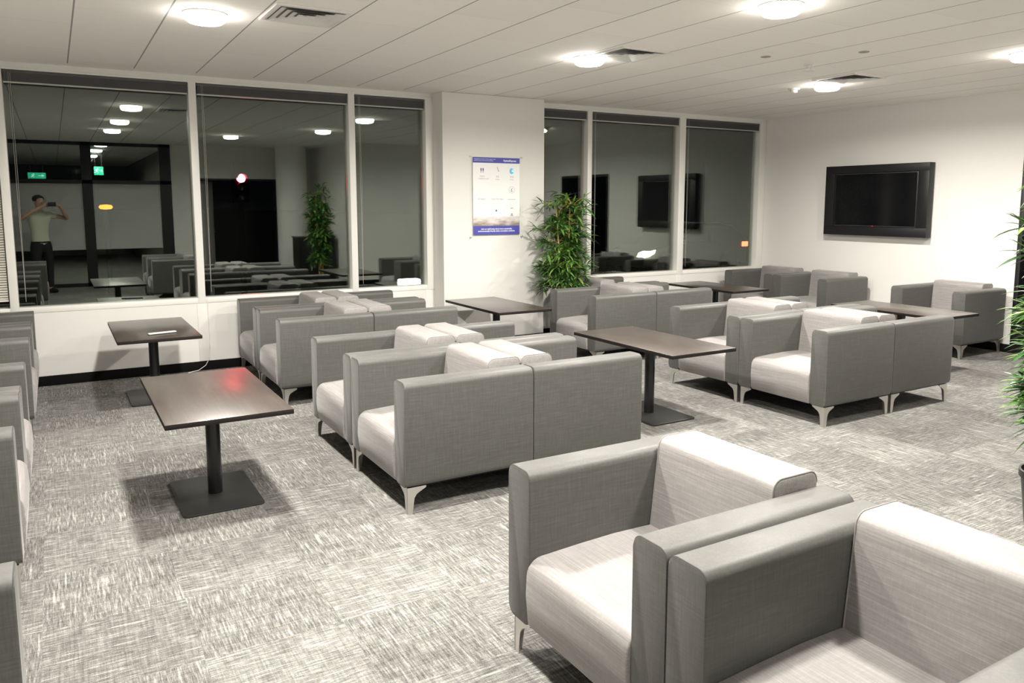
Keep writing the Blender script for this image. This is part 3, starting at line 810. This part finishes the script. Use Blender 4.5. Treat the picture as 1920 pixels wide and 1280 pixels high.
# ------------------------------------------------------------------ the man taking the picture (reflected in the left window)
def skinned(name, verts, edges, m, parent, sub=2):
    me = bpy.data.meshes.new(name); me.from_pydata([v[0] for v in verts], edges, [])
    tmp = bpy.data.objects.new('tmp', me); COL.objects.link(tmp)
    sk = tmp.modifiers.new('s', 'SKIN'); ss = tmp.modifiers.new('u', 'SUBSURF'); ss.levels = sub
    for i, v in enumerate(verts):
        rr = v[1] if isinstance(v[1], tuple) else (v[1], v[1])
        me.skin_vertices[0].data[i].radius = rr
        me.skin_vertices[0].data[i].use_root = (i == 0)
    out = bpy.data.meshes.new_from_object(tmp.evaluated_get(bpy.context.evaluated_depsgraph_get()))
    bpy.data.objects.remove(tmp); out.name = name; out.materials.clear(); out.materials.append(m)
    out.polygons.foreach_set('use_smooth', [True]*len(out.polygons))
    return link(name, out, parent)
man = empty('person', 'man in grey-green t-shirt and dark trousers photographing, reflected in the left window', 'person', (-.215, -.365, 0), R(-30.361))
# local axes: +y where he looks, +x his right-hand side of the picture
V = [((0, 0, .93), (.135, .095)), ((0, -.01, 1.10), (.125, .085)), ((0, -.02, 1.28), (.15, .095)), ((0, -.02, 1.41), (.12, .075)), ((0, .0, 1.485), .052), ((0, .02, 1.545), .055),
     ((0, .03, 1.61), (.074, .092)), ((0, .025, 1.68), (.076, .096)), ((0, .02, 1.735), (.05, .065))]
E_ = [(0, 1), (1, 2), (2, 3), (3, 4), (4, 5), (5, 6), (6, 7), (7, 8)]
def add(v, a): V.append(v); E_.append((a, len(V)-1)); return len(V)-1
for s in (-1, 1):
    a = add(((s*.185, -.01, 1.42), .055), 3); a = add(((s*.30, .08, 1.375), .045), a); a = add(((s*.42, .16, 1.335), .040), a)
    a = add(((s*.30, .26, 1.45), .037), a); a = add(((s*.155+.03, .335, 1.56), .025), a); a = add(((s*.105+.03, .36, 1.59), (.030, .022)), a)
    tx = .03+s*.075
    for k in range(4):
        add(((tx-s*.035, .352-.012*k, 1.622-.021*k), .0085), a)
        b = len(V)-1; add(((tx-s*.062, .340-.010*k, 1.625-.021*k), .0075), b)
    b = add(((.03+s*.085, .345, 1.555), .010), a); add(((.03+s*.06, .338, 1.548), .008), b)
    l = add(((s*.095, 0, .86), .088), 0); l = add(((s*.11, .01, .68), .075), l); l = add(((s*.115, .015, .49), .056), l); l = add(((s*.12, 0, .32), .054), l); l = add(((s*.12, -.01, .10), .038), l)
    l = add(((s*.125, .05, .045), .036), l); add(((s*.13, .13, .035), .030), l)
body = skinned('body', V, E_, M['skin'], man)
fc = MB(); fc.ball((0, .127, 1.615), (.014, .022, .022)); fc.ball((-.078, .02, 1.625), (.012, .02, .032)); fc.ball((.078, .02, 1.625), (.012, .02, .032))
fc.build('nose_and_ears', M['skin'], body, angle=180)
ey = MB(); ey.ball((-.031, .112, 1.645), (.013, .008, .008)); ey.ball((.031, .112, 1.645), (.013, .008, .008)); ey.build('eyes', M['white'], body, angle=180)
ir = MB(); ir.ball((-.031, .119, 1.645), (.006, .004, .006)); ir.ball((.031, .119, 1.645), (.006, .004, .006)); ir.build('irises', M['hair'], body, angle=180)
MB().ball((0, .115, 1.575), (.026, .010, .007)).build('mouth', plain('lips', (.36, .16, .14), .5), body, angle=180)
hm = MB(); hm.ball((0, .005, 1.69), (.090, .108, .076))
for v in hm.bm.verts:
    if v.co.y > .06 and v.co.z < 1.70: v.co.y = .06+(v.co.y-.06)*.2; v.co.z = max(v.co.z, 1.69)
hm.build('hair', M['hair'], man, angle=180)
TV_ = [((0, -.005, .82), (.168, .124)), ((0, -.005, .92), (.165, .12)), ((0, -.01, 1.08), (.160, .112)), ((0, -.02, 1.26), (.178, .122)), ((0, -.02, 1.40), (.145, .095)), ((0, -.005, 1.455), .078)]
TE = [(0, 1), (1, 2), (2, 3), (3, 4), (4, 5)]
for s in (-1, 1):
    TV_.append(((s*.19, -.005, 1.415), .076)); TE.append((4, len(TV_)-1)); TV_.append(((s*.30, .08, 1.378), .068)); TE.append((len(TV_)-2, len(TV_)-1))
skinned('t_shirt', TV_, TE, M['shirt'], man)
PV = [((0, 0, 1.0), (.150, .108)), ((0, 0, .88), (.155, .115))]; PE = [(0, 1)]
for s in (-1, 1):
    b = 1
    for q in (((s*.098, 0, .80), .104), ((s*.112, .01, .66), .092), ((s*.118, .012, .47), .074), ((s*.122, -.002, .30), .070), ((s*.124, -.008, .075), .062)):
        PV.append(q); PE.append((b, len(PV)-1)); b = len(PV)-1
skinned('trousers', PV, PE, M['trousers'], man)
for s in (-1, 1):
    sh = MB(); sh.ball((s*.13, .07, .045), (.048, .145, .05))
    for v in sh.bm.verts: v.co.z = max(v.co.z, .002)
    sh.build('shoe', M['shoe'], man)
MB().tube([(.155*math.cos(2*math.pi*i/24), .118*math.sin(2*math.pi*i/24), .925) for i in range(24)], .012, 6, True).build('belt', M['shoe'], man)
ph = empty('smartphone', 'black smartphone held up in both hands by the reflected man', 'phone', (.0, -.012, 1.6), R(-30.361))
MB().box((-.072, -.008, -.038), (.072, -.001, .034), .003).build('phone_case', M['tv'], ph)
MB().box((-.066, -.0086, -.032), (.066, -.008, .028)).build('phone_screen', M['screen'], ph)
